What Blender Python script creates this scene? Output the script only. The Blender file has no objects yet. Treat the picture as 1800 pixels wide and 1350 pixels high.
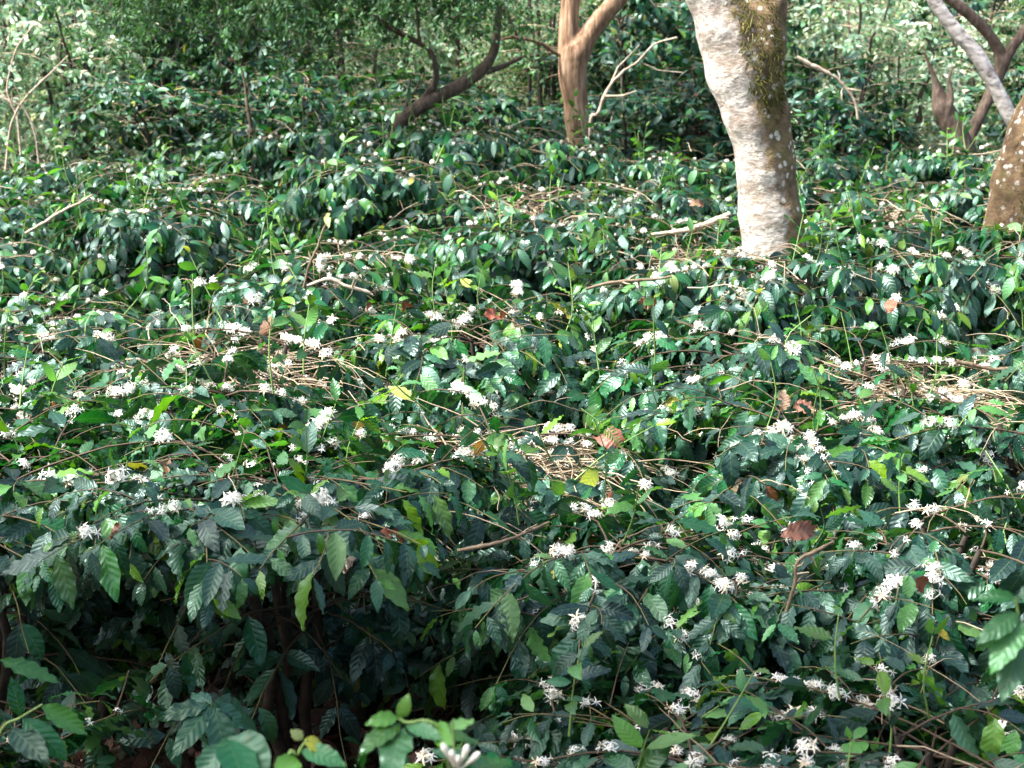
import bpy, math, random
import numpy as np
from mathutils import Vector
R = math.radians
C = bpy.context.scene.collection
scene = bpy.context.scene

# ------------------------------------------------------------------ camera
CAM_Z, PITCH, LENS, TOPZ = 2.60, 14.4, 57.1, 1.15
cam_d = bpy.data.cameras.new('camera'); cam = bpy.data.objects.new('camera', cam_d); C.objects.link(cam)
cam.location = (0, 0, CAM_Z); cam.rotation_euler = (R(90 - PITCH), 0, 0)
cam_d.lens = LENS; cam_d.sensor_width = 36; cam_d.clip_end = 600; cam_d.clip_start = .05
cam_d.dof.use_dof = True; cam_d.dof.focus_distance = 5.4; cam_d.dof.aperture_fstop = 6.5
scene.camera = cam
# ------------------------------------------------------------------ light
SUN_EL, SUN_AZ = 55, -106            # azimuth from +Y towards +X (negative = left of the view)
w = bpy.data.worlds.new('World'); scene.world = w; w.use_nodes = True
nt = w.node_tree; bg = nt.nodes['Background']
sky = nt.nodes.new('ShaderNodeTexSky'); sky.sky_type = 'NISHITA'; sky.sun_disc = False
sky.sun_elevation = R(SUN_EL); sky.sun_rotation = R(SUN_AZ)
sky.air_density = 1.0; sky.dust_density = 6.0; sky.ozone_density = 0.8
nt.links.new(sky.outputs[0], bg.inputs[0]); bg.inputs[1].default_value = 0.135
sd = bpy.data.lights.new('sun', 'SUN'); sun = bpy.data.objects.new('sun', sd); C.objects.link(sun)
sd.energy = 3.5; sd.angle = R(5.0); sd.color = (1, .975, .93)
az, el = R(SUN_AZ), R(SUN_EL)
sv = Vector((math.sin(az) * math.cos(el), math.cos(az) * math.cos(el), math.sin(el)))
sun.rotation_euler = sv.to_track_quat('Z', 'Y').to_euler(); sun.location = sv * 30
scene.view_settings.view_transform = 'Standard'; scene.view_settings.look = 'None'
scene.view_settings.exposure = 1.8; scene.view_settings.gamma = 1
cy = scene.cycles
cy.max_bounces = 6; cy.diffuse_bounces = 3; cy.glossy_bounces = 2; cy.transmission_bounces = 3; cy.transparent_max_bounces = 4
cy.caustics_reflective = False; cy.caustics_refractive = False

# ------------------------------------------------------------------ helpers
F = LENS / 36 * 1800
cp, sp = math.cos(R(PITCH)), math.sin(R(PITCH))
def ray(px, py):
    a, b = (px - 900) / F, -(py - 675) / F
    return Vector((a, cp + b * sp, -sp + b * cp))
def atY(px, py, Y):                     # the point at ground distance Y seen at this pixel
    d = ray(px, py); return Vector((0, 0, CAM_Z)) + d * (Y / d.y)
def atZ(px, py, z):
    d = ray(px, py); return Vector((0, 0, CAM_Z)) + d * ((z - CAM_Z) / d.z)
def xat(px, Y, z=TOPZ):                 # x of that column at distance Y, height z
    depth = Y * cp + (CAM_Z - z) * sp
    return (px - 900) / F * depth

def tag(o, label=None, cat=None, group=None, kind=None):
    if label: o['label'] = label
    if cat: o['category'] = cat
    if group: o['group'] = group
    if kind: o['kind'] = kind
    return o
def empty(name, loc, label, cat, group=None, rz=0, sc=1):
    o = bpy.data.objects.new(name, None); C.objects.link(o); o.empty_display_size = .1
    o.location = loc; o.rotation_euler = (0, 0, rz); o.scale = (sc, sc, sc)
    return tag(o, label, cat, group)
def link(name, me, parent=None):
    o = bpy.data.objects.new(name, me); C.objects.link(o)
    if parent is not None: o.parent = parent
    return o
def mesh_np(name, V, Q, mat, uv=None, attrs=None, smooth=True, matidx=None):
    """V (n,3), Q (m,4) quads; uv per vertex; attrs dict of per-vertex floats"""
    me = bpy.data.meshes.new(name)
    V = np.ascontiguousarray(V, np.float32); Q = np.ascontiguousarray(Q, np.int32)
    k = Q.shape[1]
    me.vertices.add(len(V)); me.vertices.foreach_set('co', V.ravel())
    me.loops.add(Q.size); me.loops.foreach_set('vertex_index', Q.ravel())
    me.polygons.add(len(Q))
    me.polygons.foreach_set('loop_start', np.arange(len(Q), dtype=np.int32) * k)
    me.polygons.foreach_set('use_smooth', np.full(len(Q), smooth))
    if uv is not None:
        l = me.uv_layers.new(name='UVMap'); l.data.foreach_set('uv', np.ascontiguousarray(uv[Q.ravel()], np.float32).ravel())
    for a, arr in (attrs or {}).items():
        at = me.attributes.new(a, 'FLOAT', 'POINT'); at.data.foreach_set('value', np.ascontiguousarray(arr, np.float32))
    for m in (mat if isinstance(mat, (list, tuple)) else [mat]): me.materials.append(m)
    if matidx is not None: me.polygons.foreach_set('material_index', np.ascontiguousarray(matidx, np.int32))
    me.update(calc_edges=True)
    return me
def nrm(a): return a / np.maximum(np.linalg.norm(a, axis=-1, keepdims=True), 1e-9)

_u = np.array([0, .05, .12, .20, .28, .36, .44, .52, .60, .68, .76, .84, .91, .96, 1.0])
_w = np.array([.04, .22, .52, .76, .91, .985, 1., .97, .90, .79, .63, .43, .24, .12, .0])
def leaf_mesh(name, P, D, N, L, W, curl, tone, mat, rng, hi=True, wave=1.0):
    P, D, N = np.array(P), nrm(np.array(D)), np.array(N)
    N = nrm(N - D * (N * D).sum(-1, keepdims=True)); S = np.cross(D, N)
    n = len(P)
    if hi: u = _u; v = np.array([-1, -.5, 0, .5, 1.])
    else: u = np.array([0, .12, .3, .5, .7, .87, 1.]); v = np.array([-1, 0, 1.])
    wu = np.interp(u, _u, _w)
    k = np.array(curl)[:, None] + 1e-3
    th = k * u[None]
    ax = (np.sin(th) / k) * L[:, None]; az_ = -(1 - np.cos(th)) / k * L[:, None]
    cN = N[:, None] * np.cos(th)[..., None] + D[:, None] * np.sin(th)[..., None]
    ctr = P[:, None] + D[:, None] * ax[..., None] + N[:, None] * az_[..., None]
    # gentle sideways bend
    sb = rng.normal(0, .06, n)[:, None] * (u ** 2)[None] * L[:, None]
    ctr = ctr + S[:, None] * sb[..., None]
    hw = wu[None] * W[:, None] * .5
    ph = rng.uniform(0, 6.28, (n, 1, 1)); fr = rng.uniform(3.2, 5.4, (n, 1, 1)) * 6.28
    fold = rng.uniform(-.12, .35, (n, 1, 1)) * np.ones((1, len(u), 1))
    V_ = v[None, None]
    side = hw[..., None] * V_ * (1 + .05 * np.sin(fr * u[None, :, None] * 1.0 + ph * 1.7) * (np.abs(V_) > .9))
    up = fold * np.abs(V_) * hw[..., None]
    if hi: up = up + wave * V_ ** 2 * np.sin(fr * u[None, :, None] + ph + V_ * 1.3) * L[:, None, None] * .040 * rng.uniform(.4, 1.3, (n, 1, 1)) * (wu[None, :, None] > .1)
    up = up + wave * V_ * np.sin(u[None, :, None] * 3 + ph) * W[:, None, None] * .07
    X = ctr[:, :, None] + S[:, None, None] * side[..., None] + cN[:, :, None] * up[..., None]
    nu, nv = len(u), len(v)
    idx = (np.arange(n)[:, None, None] * nu + np.arange(nu - 1)[None, :, None]) * nv + np.arange(nv - 1)[None, None]
    Q = np.stack([idx, idx + 1, idx + nv + 1, idx + nv], -1).reshape(-1, 4)
    uv = np.broadcast_to(np.stack(np.meshgrid(u, v, indexing='ij'), -1)[None], (n, nu, nv, 2)).reshape(-1, 2)
    T = np.repeat(np.array(tone), nu * nv); rn = np.repeat(rng.uniform(0, 1, n), nu * nv)
    return mesh_np(name, X.reshape(-1, 3), Q, mat, uv, {'tone': T, 'rnd': rn})

def tubes_mesh(name, paths, mat, sides=4, attrs=True):
    """paths: list of (points (k,3), radii (k,))"""
    Vs, Qs, T, rn, off = [], [], [], [], 0
    for i, (p, r) in enumerate(paths):
        p = np.asarray(p, float); r = np.broadcast_to(np.asarray(r, float), (len(p),))
        t = nrm(np.gradient(p, axis=0)); ref = np.array([0.3, .2, .93]) if abs(t[0][2]) < .8 else np.array([1., .1, 0])
        a = nrm(np.cross(t, ref)); b = np.cross(t, a)
        ang = np.arange(sides) * 2 * math.pi / sides
        ring = p[:, None] + (a[:, None] * np.cos(ang)[None, :, None] + b[:, None] * np.sin(ang)[None, :, None]) * r[:, None, None]
        k = len(p); Vs.append(ring.reshape(-1, 3))
        i0 = off + np.arange(k - 1)[:, None] * sides + np.arange(sides)[None]
        j = (np.arange(sides) + 1) % sides; i1 = off + np.arange(k - 1)[:, None] * sides + j[None]
        Qs.append(np.stack([i0, i1, i1 + sides, i0 + sides], -1).reshape(-1, 4))
        T.append(np.repeat(np.linspace(0, 1, k), sides)); rn.append(np.full(k * sides, (i * .6180339) % 1))
        off += k * sides
    return mesh_np(name, np.concatenate(Vs), np.concatenate(Qs), mat, None, {'tone': np.concatenate(T), 'rnd': np.concatenate(rn)})

def spline(pts, n):
    """smooth path through control points (Catmull-Rom); pts rows may carry extra columns"""
    p = np.array(pts, float); p = np.vstack([2 * p[0] - p[1], p, 2 * p[-1] - p[-2]])
    m = len(p) - 3; out = []
    for s in np.linspace(0, m, n):
        i = min(int(s), m - 1); t = s - i
        a, b, c, d = p[i:i + 4]
        out.append(.5 * (2 * b + (c - a) * t + (2 * a - 5 * b + 4 * c - d) * t * t + (3 * b - a - 3 * c + d) * t ** 3))
    return np.array(out)

# ------------------------------------------------------------------ materials
def newmat(name):
    m = bpy.data.materials.new(name); m.use_nodes = True; n = m.node_tree
    b = n.nodes['Principled BSDF']; return m, n, b, n.nodes['Material Output']
def ramp(n, fac, stops, interp='LINEAR'):
    r = n.nodes.new('ShaderNodeValToRGB'); r.color_ramp.interpolation = interp
    e = r.color_ramp.elements
    while len(e) < len(stops): e.new(.5)
    for i, (p, c) in enumerate(stops): e[i].position = p; e[i].color = (*c, 1)
    if fac is not None: n.links.new(fac, r.inputs[0])
    return r.outputs[0]
def math_(n, op, a, b=None, c=None):
    m = n.nodes.new('ShaderNodeMath'); m.operation = op
    for i, x in enumerate((a, b, c)):
        if x is None: continue
        if isinstance(x, (int, float)): m.inputs[i].default_value = x
        else: n.links.new(x, m.inputs[i])
    return m.outputs[0]
def noise(n, scale, detail=4, vec=None, rough=.55):
    t = n.nodes.new('ShaderNodeTexNoise'); t.inputs['Scale'].default_value = scale
    t.inputs['Detail'].default_value = detail; t.inputs['Roughness'].default_value = rough
    if vec is not None: n.links.new(vec, t.inputs['Vector'])
    return t.outputs['Fac']
def mixc(n, fac, a, b):
    m = n.nodes.new('ShaderNodeMix'); m.data_type = 'RGBA'
    for i, x in ((0, fac), (6, a), (7, b)):
        if isinstance(x, (int, float)): m.inputs[i].default_value = x
        elif isinstance(x, tuple): m.inputs[i].default_value = (*x, 1)
        else: n.links.new(x, m.inputs[i])
    return m.outputs[2]
def attr(n, name):
    a = n.nodes.new('ShaderNodeAttribute'); a.attribute_name = name; return a.outputs['Fac']

def leaf_material(name, stops, trans=.3, rough=.34, spec=.5, bump=.6, tcol=(1.6, 1.9, .5), spots=True, stint=(.70, 1, .96)):
    m, n, b, out = newmat(name)
    col = ramp(n, attr(n, 'tone'), stops)
    blot = noise(n, 9, 3, n.nodes.new('ShaderNodeTexCoord').outputs['Object'])
    rv = math_(n, 'MULTIPLY', math_(n, 'MULTIPLY_ADD', attr(n, 'rnd'), .9, .55), math_(n, 'MULTIPLY_ADD', blot, 1.2, .4))
    r7 = math_(n, 'FRACT', math_(n, 'MULTIPLY', attr(n, 'rnd'), 7.31))
    hsv = n.nodes.new('ShaderNodeHueSaturation'); n.links.new(col, hsv.inputs['Color']); n.links.new(rv, hsv.inputs['Value']); n.links.new(math_(n, 'MULTIPLY_ADD', r7, .05, .475), hsv.inputs['Hue']); n.links.new(math_(n, 'MULTIPLY_ADD', r7, -.34, 1.14), hsv.inputs['Saturation'])
    uvn = n.nodes.new('ShaderNodeUVMap'); sx = n.nodes.new('ShaderNodeSeparateXYZ'); n.links.new(uvn.outputs[0], sx.inputs[0])
    u, v = sx.outputs[0], math_(n, 'ABSOLUTE', sx.outputs[1])
    ph = math_(n, 'MULTIPLY', math_(n, 'SUBTRACT', u, math_(n, 'MULTIPLY', v, .17)), 50.0)
    rib = math_(n, 'SINE', ph)
    ribs = math_(n, 'POWER', math_(n, 'MULTIPLY_ADD', rib, .5, .5), 6.0)       # thin lateral veins
    mid = math_(n, 'LESS_THAN', v, .05)
    vein = math_(n, 'MAXIMUM', math_(n, 'MULTIPLY', ribs, .18), math_(n, 'MULTIPLY', mid, .8))
    col2 = mixc(n, math_(n, 'MULTIPLY', vein, .38), hsv.outputs[0], (.12, .22, .07))
    if spots:
        geo = n.nodes.new('ShaderNodeTexCoord')
        sp_ = ramp(n, noise(n, 38, 2, geo.outputs['Object']), [(.70, (0, 0, 0)), (.76, (1, 1, 1))])
        sp2 = math_(n, 'MULTIPLY', sp_, .55)
        col2 = mixc(n, sp2, col2, (.13, .10, .04))
    n.links.new(col2, b.inputs['Base Color'])
    b.inputs['Roughness'].default_value = rough; b.inputs['Specular IOR Level'].default_value = spec
    b.inputs['Specular Tint'].default_value = (*stint, 1)
    rr = math_(n, 'MULTIPLY_ADD', r7, .26, rough - .10)
    n.links.new(rr, b.inputs['Roughness'])
    bp = n.nodes.new('ShaderNodeBump'); bp.inputs['Strength'].default_value = bump; bp.inputs['Distance'].default_value = .0035
    hgt = math_(n, 'SUBTRACT', math_(n, 'MULTIPLY', rib, -.5), math_(n, 'MULTIPLY', mid, .8))
    n.links.new(hgt, bp.inputs['Height']); n.links.new(bp.outputs[0], b.inputs['Normal'])
    tr = n.nodes.new('ShaderNodeBsdfTranslucent')
    mul = n.nodes.new('ShaderNodeMix'); mul.data_type = 'RGBA'; mul.blend_type = 'MULTIPLY'; mul.inputs[0].default_value = 1
    n.links.new(col2, mul.inputs[6]); mul.inputs[7].default_value = (*tcol, 1)
    n.links.new(mul.outputs[2], tr.inputs[0])
    mx = n.nodes.new('ShaderNodeMixShader'); mx.inputs[0].default_value = trans
    n.links.new(b.outputs[0], mx.inputs[1]); n.links.new(tr.outputs[0], mx.inputs[2]); n.links.new(mx.outputs[0], out.inputs[0])
    return m
COFFEE = [(0, (.010, .026, .027)), (.25, (.009, .046, .027)), (.55, (.016, .088, .036)), (.78, (.058, .18, .03)),
          (.90, (.12, .24, .03)), (.95, (.26, .24, .05)), (.965, (.16, .08, .04)), (1, (.13, .06, .03))]
M_leaf = leaf_material('coffee_leaf', COFFEE, .26, .34, .66, .22)
FINE = [(0, (.028, .085, .035)), (.5, (.055, .15, .05)), (.85, (.12, .23, .07)), (1, (.20, .18, .08))]
M_fine = leaf_material('fine_leaf', FINE, .28, .45, .4, .2, (1.2, 1.5, .6), spots=False)
SUNLIT_PALE = [(0, (.10, .20, .12)), (.5, (.19, .34, .20)), (.85, (.34, .44, .28)), (1, (.66, .60, .46))]  # sunlit, hazy brightness of the background is put into these leaf colours
M_sunlit_pale = leaf_material('sunlit_pale_leaf', SUNLIT_PALE, .28, .36, .7, .2, (1.1, 1.3, .8), spots=False)
DEAD = [(0, (.13, .045, .025)), (.5, (.22, .10, .06)), (1, (.38, .26, .18))]
M_dead = leaf_material('dead_leaf', DEAD, .15, .55, .3, .25, (1.2, .8, .5), stint=(1, 1, 1))
LITTER = [(0, (.06, .03, .02)), (.6, (.17, .09, .065)), (.85, (.34, .22, .17)), (1, (.66, .50, .42))]
M_litter = leaf_material('litter_leaf', LITTER, .1, .6, .2, .5, (1, .8, .6), stint=(1, 1, 1))

def simple(name, stops, rough=.7, spec=.3, nscale=40, bump=.3, use_attr=None):
    m, n, b, out = newmat(name); tc = n.nodes.new('ShaderNodeTexCoord')
    f = noise(n, nscale, 5, tc.outputs['Object'])
    if use_attr: f = math_(n, 'ADD', math_(n, 'MULTIPLY', attr(n, use_attr), .7), math_(n, 'MULTIPLY', math_(n, 'SUBTRACT', f, .35), .8))
    n.links.new(ramp(n, f, stops), b.inputs['Base Color']); b.inputs['Roughness'].default_value = rough
    b.inputs['Specular IOR Level'].default_value = spec
    bp = n.nodes.new('ShaderNodeBump'); bp.inputs['Strength'].default_value = bump; bp.inputs['Distance'].default_value = .004
    n.links.new(noise(n, nscale * 3, 4, tc.outputs['Object']), bp.inputs['Height']); n.links.new(bp.outputs[0], b.inputs['Normal'])
    return m
M_twig = simple('tan_twig', [(0, (.11, .08, .052)), (.4, (.27, .21, .135)), (1, (.50, .42, .31))], .6, .3, 30, .3, 'rnd')
M_brown = simple('leafy_twig', [(0, (.05, .033, .022)), (.5, (.085, .06, .035)), (.8, (.14, .13, .05)), (1, (.10, .18, .05))], .65, .3, 30, .3, 'tone')
M_pbr = simple('weathered_wood', [(.2, (.16, .12, .09)), (.5, (.40, .33, .25)), (.8, (.62, .56, .46))], .8, .2, 22, .8)
M_green = simple('green_stem', [(0, (.10, .20, .05)), (1, (.22, .34, .10))], .5, .4)
M_stem = simple('stem_bark', [(.2, (.022, .018, .015)), (.8, (.09, .075, .06))], .85, .2, 25, .6)
def petal_mat():
    m, n, b, out = newmat('petal_white')
    b.inputs['Base Color'].default_value = (.92, .92, .87, 1); b.inputs['Roughness'].default_value = .55
    tr = n.nodes.new('ShaderNodeBsdfTranslucent'); tr.inputs[0].default_value = (.85, .87, .75, 1)
    mx = n.nodes.new('ShaderNodeMixShader'); mx.inputs[0].default_value = .35
    n.links.new(b.outputs[0], mx.inputs[1]); n.links.new(tr.outputs[0], mx.inputs[2]); n.links.new(mx.outputs[0], out.inputs[0])
    return m
M_petal = petal_mat()
M_fade = simple('petal_faded', [(.3, (.55, .44, .28)), (.7, (.82, .76, .62))], .7, .2, 60)

# ------------------------------------------------------------------ flower clusters
def cluster_mesh(name, rng, nf, rad, faded=.12):
    V, Q, MI = [], [], []
    for i in range(nf):
        d = nrm(np.array([rng.normal(0, .75), rng.normal(0, .75), rng.uniform(.15, 1.2)]))
        c = d * rad * rng.uniform(.55, 1.0)
        a = nrm(np.cross(d, np.array([.3, .5, .1]) + rng.normal(0, .2, 3))); b = np.cross(d, a)
        pl = rad * rng.uniform(.55, .85); pw = pl * .24; op = rng.uniform(-.15, .55)
        mi = 1 if rng.random() < faded else 0
        # corolla tube
        base = d * rad * .12; k0 = len(V); r = pl * .08
        for pt in (base, c):
            for q in range(3):
                an = q * 2.094; V.append(pt + (a * math.cos(an) + b * math.sin(an)) * r)
        for q in range(3): Q.append((k0 + q, k0 + (q + 1) % 3, k0 + 3 + (q + 1) % 3, k0 + 3 + q)); MI.append(mi)
        a0 = rng.uniform(0, 6.28)
        for p in range(5):
            an = a0 + p * 1.2566 + rng.normal(0, .12)
            ra = a * math.cos(an) + b * math.sin(an); ta = -a * math.sin(an) + b * math.cos(an)
            k0 = len(V)
            dirp = nrm(ra + d * (op + rng.normal(0, .15))); tip = nrm(dirp - d * .45)
            p1 = c + dirp * pl * .5; p2 = p1 + tip * pl * .5
            V += [c - ta * pw * .25, c + ta * pw * .25, p1 + ta * pw * .5, p1 - ta * pw * .5, p2 + ta * pw * .14, p2 - ta * pw * .14]
            Q += [(k0, k0 + 1, k0 + 2, k0 + 3), (k0 + 3, k0 + 2, k0 + 4, k0 + 5)]; MI += [mi, mi]
    return mesh_np(name, np.array(V), np.array(Q), [M_petal, M_fade], smooth=False, matidx=MI)
_r = np.random.default_rng(77)
CLUS = [cluster_mesh('flower_cluster', _r, k, rad) for k, rad in
        ((8, .027), (7, .025), (10, .030), (4, .023), (2, .020), (13, .031), (1, .018), (5, .025))]

# ------------------------------------------------------------------ coffee bush
def lateral(rng, o, azm, ln, a_up, drop, n=9, wob=.03):
    t = np.linspace(0, 1, n)
    d = np.array([math.cos(azm), math.sin(azm), 0]); s = np.array([-d[1], d[0], 0])
    sb = rng.normal(0, .14)
    p = o + d * (ln * t * (1 - .10 * t))[:, None] + s * (sb * ln * t ** 2)[:, None]
    p[:, 2] += ln * (a_up * t - drop * t ** 2)
    p += np.cumsum(rng.normal(0, wob * ln / n, (n, 3)), 0)
    return p
def bush_parts(seed, H=1.15, Rad=.8, nlat=84, hi=True, hole=None, flowers=30, young=.12, zlo=.35, scale_leaf=.90, bare=.22, loose=5, shoots=5, sec=2, nstem=4, flat=False):
    rng = np.random.default_rng(seed)
    P, D, N, L, W, K, T = [], [], [], [], [], [], []
    twigs, greens, nodes, heap = [], [], [], []
    stems = []
    for s in range(nstem):
        a = rng.uniform(0, 6.28); lean = rng.uniform(.08, .30) * Rad
        pts = [(rng.normal(0, .04), rng.normal(0, .04), 0), (math.cos(a) * lean * .5, math.sin(a) * lean * .5, H * .45), (math.cos(a) * lean, math.sin(a) * lean, H * .88)]
        pp = spline(pts, 9); pp[1:] += rng.normal(0, .012, (8, 3))
        stems.append((pp, np.linspace(.026, .009, 9) * (H / 1.15)))
    def keep(p):
        if hole is None: return True
        for (hx, hy, hr) in hole:
            if (p[0] - hx) ** 2 + ((p[1] - hy) * 1.0) ** 2 < hr * hr * rng.uniform(.3, 1.12) and p[2] > H * .5: return False
        return True
    def put_leaves(p, t0, young_, sl=1.0, step=.046, asc=0.0):
        seg = np.linalg.norm(np.diff(p, axis=0), axis=1); tot = seg.sum(); cum = np.concatenate([[0], np.cumsum(seg)])
        nn = max(2, int(tot * (1 - t0) / (step * sl ** .5)))
        for j in range(nn + 1):
            s = tot * (t0 + (1 - t0) * j / nn)
            q = np.array([np.interp(s, cum, p[:, c]) for c in range(3)])
            q2 = np.array([np.interp(min(s + .02, tot), cum, p[:, c]) for c in range(3)]); q1 = np.array([np.interp(max(s - .02, 0), cum, p[:, c]) for c in range(3)])
            tg = nrm(q2 - q1)
            if not keep(q): continue
            out = nrm(np.array([q[0], q[1], .01])); sd = nrm(np.cross(tg, np.array([rng.normal(0, .25), rng.normal(0, .25), 1.])))
            endf = j / nn
            for sg in (-1, 1):
                if rng.random() < .14: continue
                g = rng.uniform(-.15, 1.35) - asc
                d = sd * sg * rng.uniform(.6, 1.0) + tg * rng.uniform(.25, .9) * (1 + (j == nn)) + np.array([0, 0, -g])
                nr = np.array([0, 0, 1.0]) + out * rng.uniform(.2, 1.0) + rng.normal(0, .36, 3) - np.array([0, 0, 0])
                l = rng.choice([rng.uniform(.11, .175), rng.uniform(.06, .12)], p=[.7, .3]) * sl * (1 - .35 * (j == nn)) * scale_leaf
                P.append(q + nrm(d) * .006); D.append(d); N.append(nr); L.append(l); W.append(l * rng.uniform(.33, .46)); K.append(rng.uniform(.15, 1.15))
                tn = rng.uniform(.0, .62)
                if rng.random() < young_ * (.5 + endf): tn = rng.uniform(.68, .88)
                x = rng.random()
                if x < .006: tn = rng.uniform(.92, .95)
                elif x < .010: tn = rng.uniform(.97, 1)
                T.append(tn)
    ga = rng.uniform(0, 6.28)
    for i in range(nlat):
        st, _ = stems[rng.integers(nstem)]
        f = (i + rng.uniform(0, 1)) / nlat                         # 0 low .. 1 high
        hz = zlo * H + (H * .90 - zlo * H) * f ** .8
        o = np.array([np.interp(hz, st[:, 2], st[:, c]) for c in (0, 1)] + [hz])
        azm = ga + i * 2.39996 + rng.normal(0, .2)
        ln = Rad * rng.uniform(.75, 1.12) * (1 - .22 * f) * (1.0 if rng.random() > .3 else .6)
        au = rng.uniform(.15, .75) * (1 - .25 * f); dr = au * rng.uniform(.55, 1.1) + rng.uniform(.0, .25)
        if flat: au = rng.uniform(.2, .5); dr = au * rng.uniform(.6, 1.15)
        p = lateral(rng, o, azm, ln, au, dr)
        over = p[:, 2] - (H + .03); p[:, 2] -= np.maximum(over, 0) * .75
        twigs.append((p, np.linspace(.0042, .0016, len(p))))
        flo = rng.random() < .75
        put_leaves(p, bare if rng.random() < .8 else .55, young)
        if flo and p[:, 2].max() > H * .62:
            a0, st_ = rng.uniform(.15, .5), rng.uniform(.05, .09)
            for t in np.arange(a0, rng.uniform(.6, .98), st_ / ln):
                q = np.array([np.interp(t, np.linspace(0, 1, len(p)), p[:, c]) for c in range(3)])
                if rng.random() < .75: nodes.append(q)
        for k in range(sec):
            j = rng.integers(2, 7); o2 = p[j]; l2 = ln * rng.uniform(.25, .5)
            p2 = lateral(rng, o2, azm + rng.choice([-1, 1]) * rng.uniform(.5, 1.1), l2, rng.uniform(.1, .6), rng.uniform(.2, .6), 6)
            twigs.append((p2, np.linspace(.0026, .0012, 6))); put_leaves(p2, .15, young, .92)
    if flat:                                                       # a few lower, half bare laterals inside the hollow
        for i in range(28):
            st, _ = stems[rng.integers(nstem)]; hz = rng.uniform(.25, .8) * H
            o = np.array([np.interp(hz, st[:, 2], st[:, c]) for c in (0, 1)] + [hz])
            p = lateral(rng, o, rng.uniform(0, 6.28), Rad * rng.uniform(.4, .95), rng.uniform(.0, .5), rng.uniform(.2, .7), 9, .06)
            twigs.append((p, np.linspace(.0045, .0015, 9)))
            put_leaves(p, .45, .0, .95, .08)
    for k in range(shoots):                                        # upright young shoots above the crown
        a = rng.uniform(0, 6.28); rr = Rad * rng.uniform(.1, .75)
        o = np.array([math.cos(a) * rr, math.sin(a) * rr, H * rng.uniform(.82, .95)])
        if not keep(o): continue
        top = o + np.array([rng.normal(0, .08), rng.normal(0, .08), rng.uniform(.14, .30)])
        p = spline([o, (o + top) / 2 + rng.normal(0, .015, 3), top], 6)
        greens.append((p, np.linspace(.0034, .0018, 6))); put_leaves(p, .35, .75, .8, .07, .45)
    for k in range(loose):                                         # single bare twigs lying over the crown
        a = rng.uniform(0, 6.28); rr = Rad * rng.uniform(0, .7)
        o = np.array([math.cos(a) * rr, math.sin(a) * rr, H * rng.uniform(.80, .95)])
        p = lateral(rng, o, rng.uniform(0, 6.28), rng.uniform(.25, .6), rng.uniform(.1, .5), rng.uniform(.2, .6), 8, .12)
        heap.append((p, np.linspace(rng.uniform(.0016, .0034), .001, 8)))
        if rng.random() < .5:
            q = p[rng.integers(2, 5)]; heap.append((lateral(rng, q, rng.uniform(0, 6.28), rng.uniform(.08, .2), .3, .4, 5, .1), np.linspace(.0016, .0009, 5)))
    if hole:
        for (hx, hy, hr) in hole:
            c0 = np.array([hx, hy, H * .72]); main = rng.uniform(0, 6.28)
            for k in range(int(240 * hr / .4)):
                azm = main + rng.normal(0, 1.3) + (math.pi if rng.random() < .4 else 0)
                o = c0 + np.array([rng.normal(0, hr * .40), rng.normal(0, hr * .40), rng.uniform(-.05, .14)])
                ln = rng.uniform(.25, .75); p = lateral(rng, o, azm, ln, rng.uniform(.15, .6), rng.uniform(.3, .8), 9, .13)
                p[:, 2] -= np.maximum(p[:, 2] - (H - .02), 0) * .85
                heap.append((p, np.linspace(rng.uniform(.0016, .0046), .0012, 9)))
                if rng.random() < .3:
                    t = rng.uniform(.2, .9); nodes.append(np.array([np.interp(t, np.linspace(0, 1, 9), p[:, c]) for c in range(3)]))
    P = np.array(P)
    fol = leaf_mesh('foliage', P, np.array(D), np.array(N), np.array(L), np.array(W), K, T, M_leaf, rng, hi)
    tw = tubes_mesh('twigs', twigs, M_brown, 4 if hi else 3)
    hp = tubes_mesh('bare_branches', heap, M_twig, 4) if heap else None
    gr = [tubes_mesh('shoot', [g], M_green, 4) for g in greens]
    sm = [tubes_mesh('stem', [s], M_stem, 7) for s in stems]
    nodes = np.array(nodes) if nodes else np.zeros((0, 3))
    # prefer the clusters that lie near the top of the crown
    if len(nodes):
        sc = nodes[:, 2] + rng.normal(0, .10, len(nodes)); nodes = nodes[np.argsort(-sc)[:flowers]]
    cl = [(q + np.array([0, 0, .008]), int(rng.integers(len(CLUS))), rng.uniform(0, 6.28), rng.uniform(.62, 1.18), rng.normal(0, .5)) for q in nodes]
    return dict(fol=fol, tw=tw, gr=gr, stems=sm, cl=cl, heap=hp)
def clusters_joined(cl):
    Vs, Qs, MI, off = [], [], [], 0
    for q, k, rz, s, tl in cl:
        me = CLUS[k]; v = np.empty(len(me.vertices) * 3, np.float32); me.vertices.foreach_get('co', v); v = v.reshape(-1, 3) * s
        lo = np.empty(len(me.loops), np.int32); me.loops.foreach_get('vertex_index', lo); lo = lo.reshape(-1, 4)
        mi = np.empty(len(me.polygons), np.int32); me.polygons.foreach_get('material_index', mi)
        Vs.append(v + q); Qs.append(lo + off); MI.append(mi); off += len(v)
    return mesh_np('blossom', np.concatenate(Vs), np.concatenate(Qs), [M_petal, M_fade], smooth=False, matidx=np.concatenate(MI))
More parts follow.
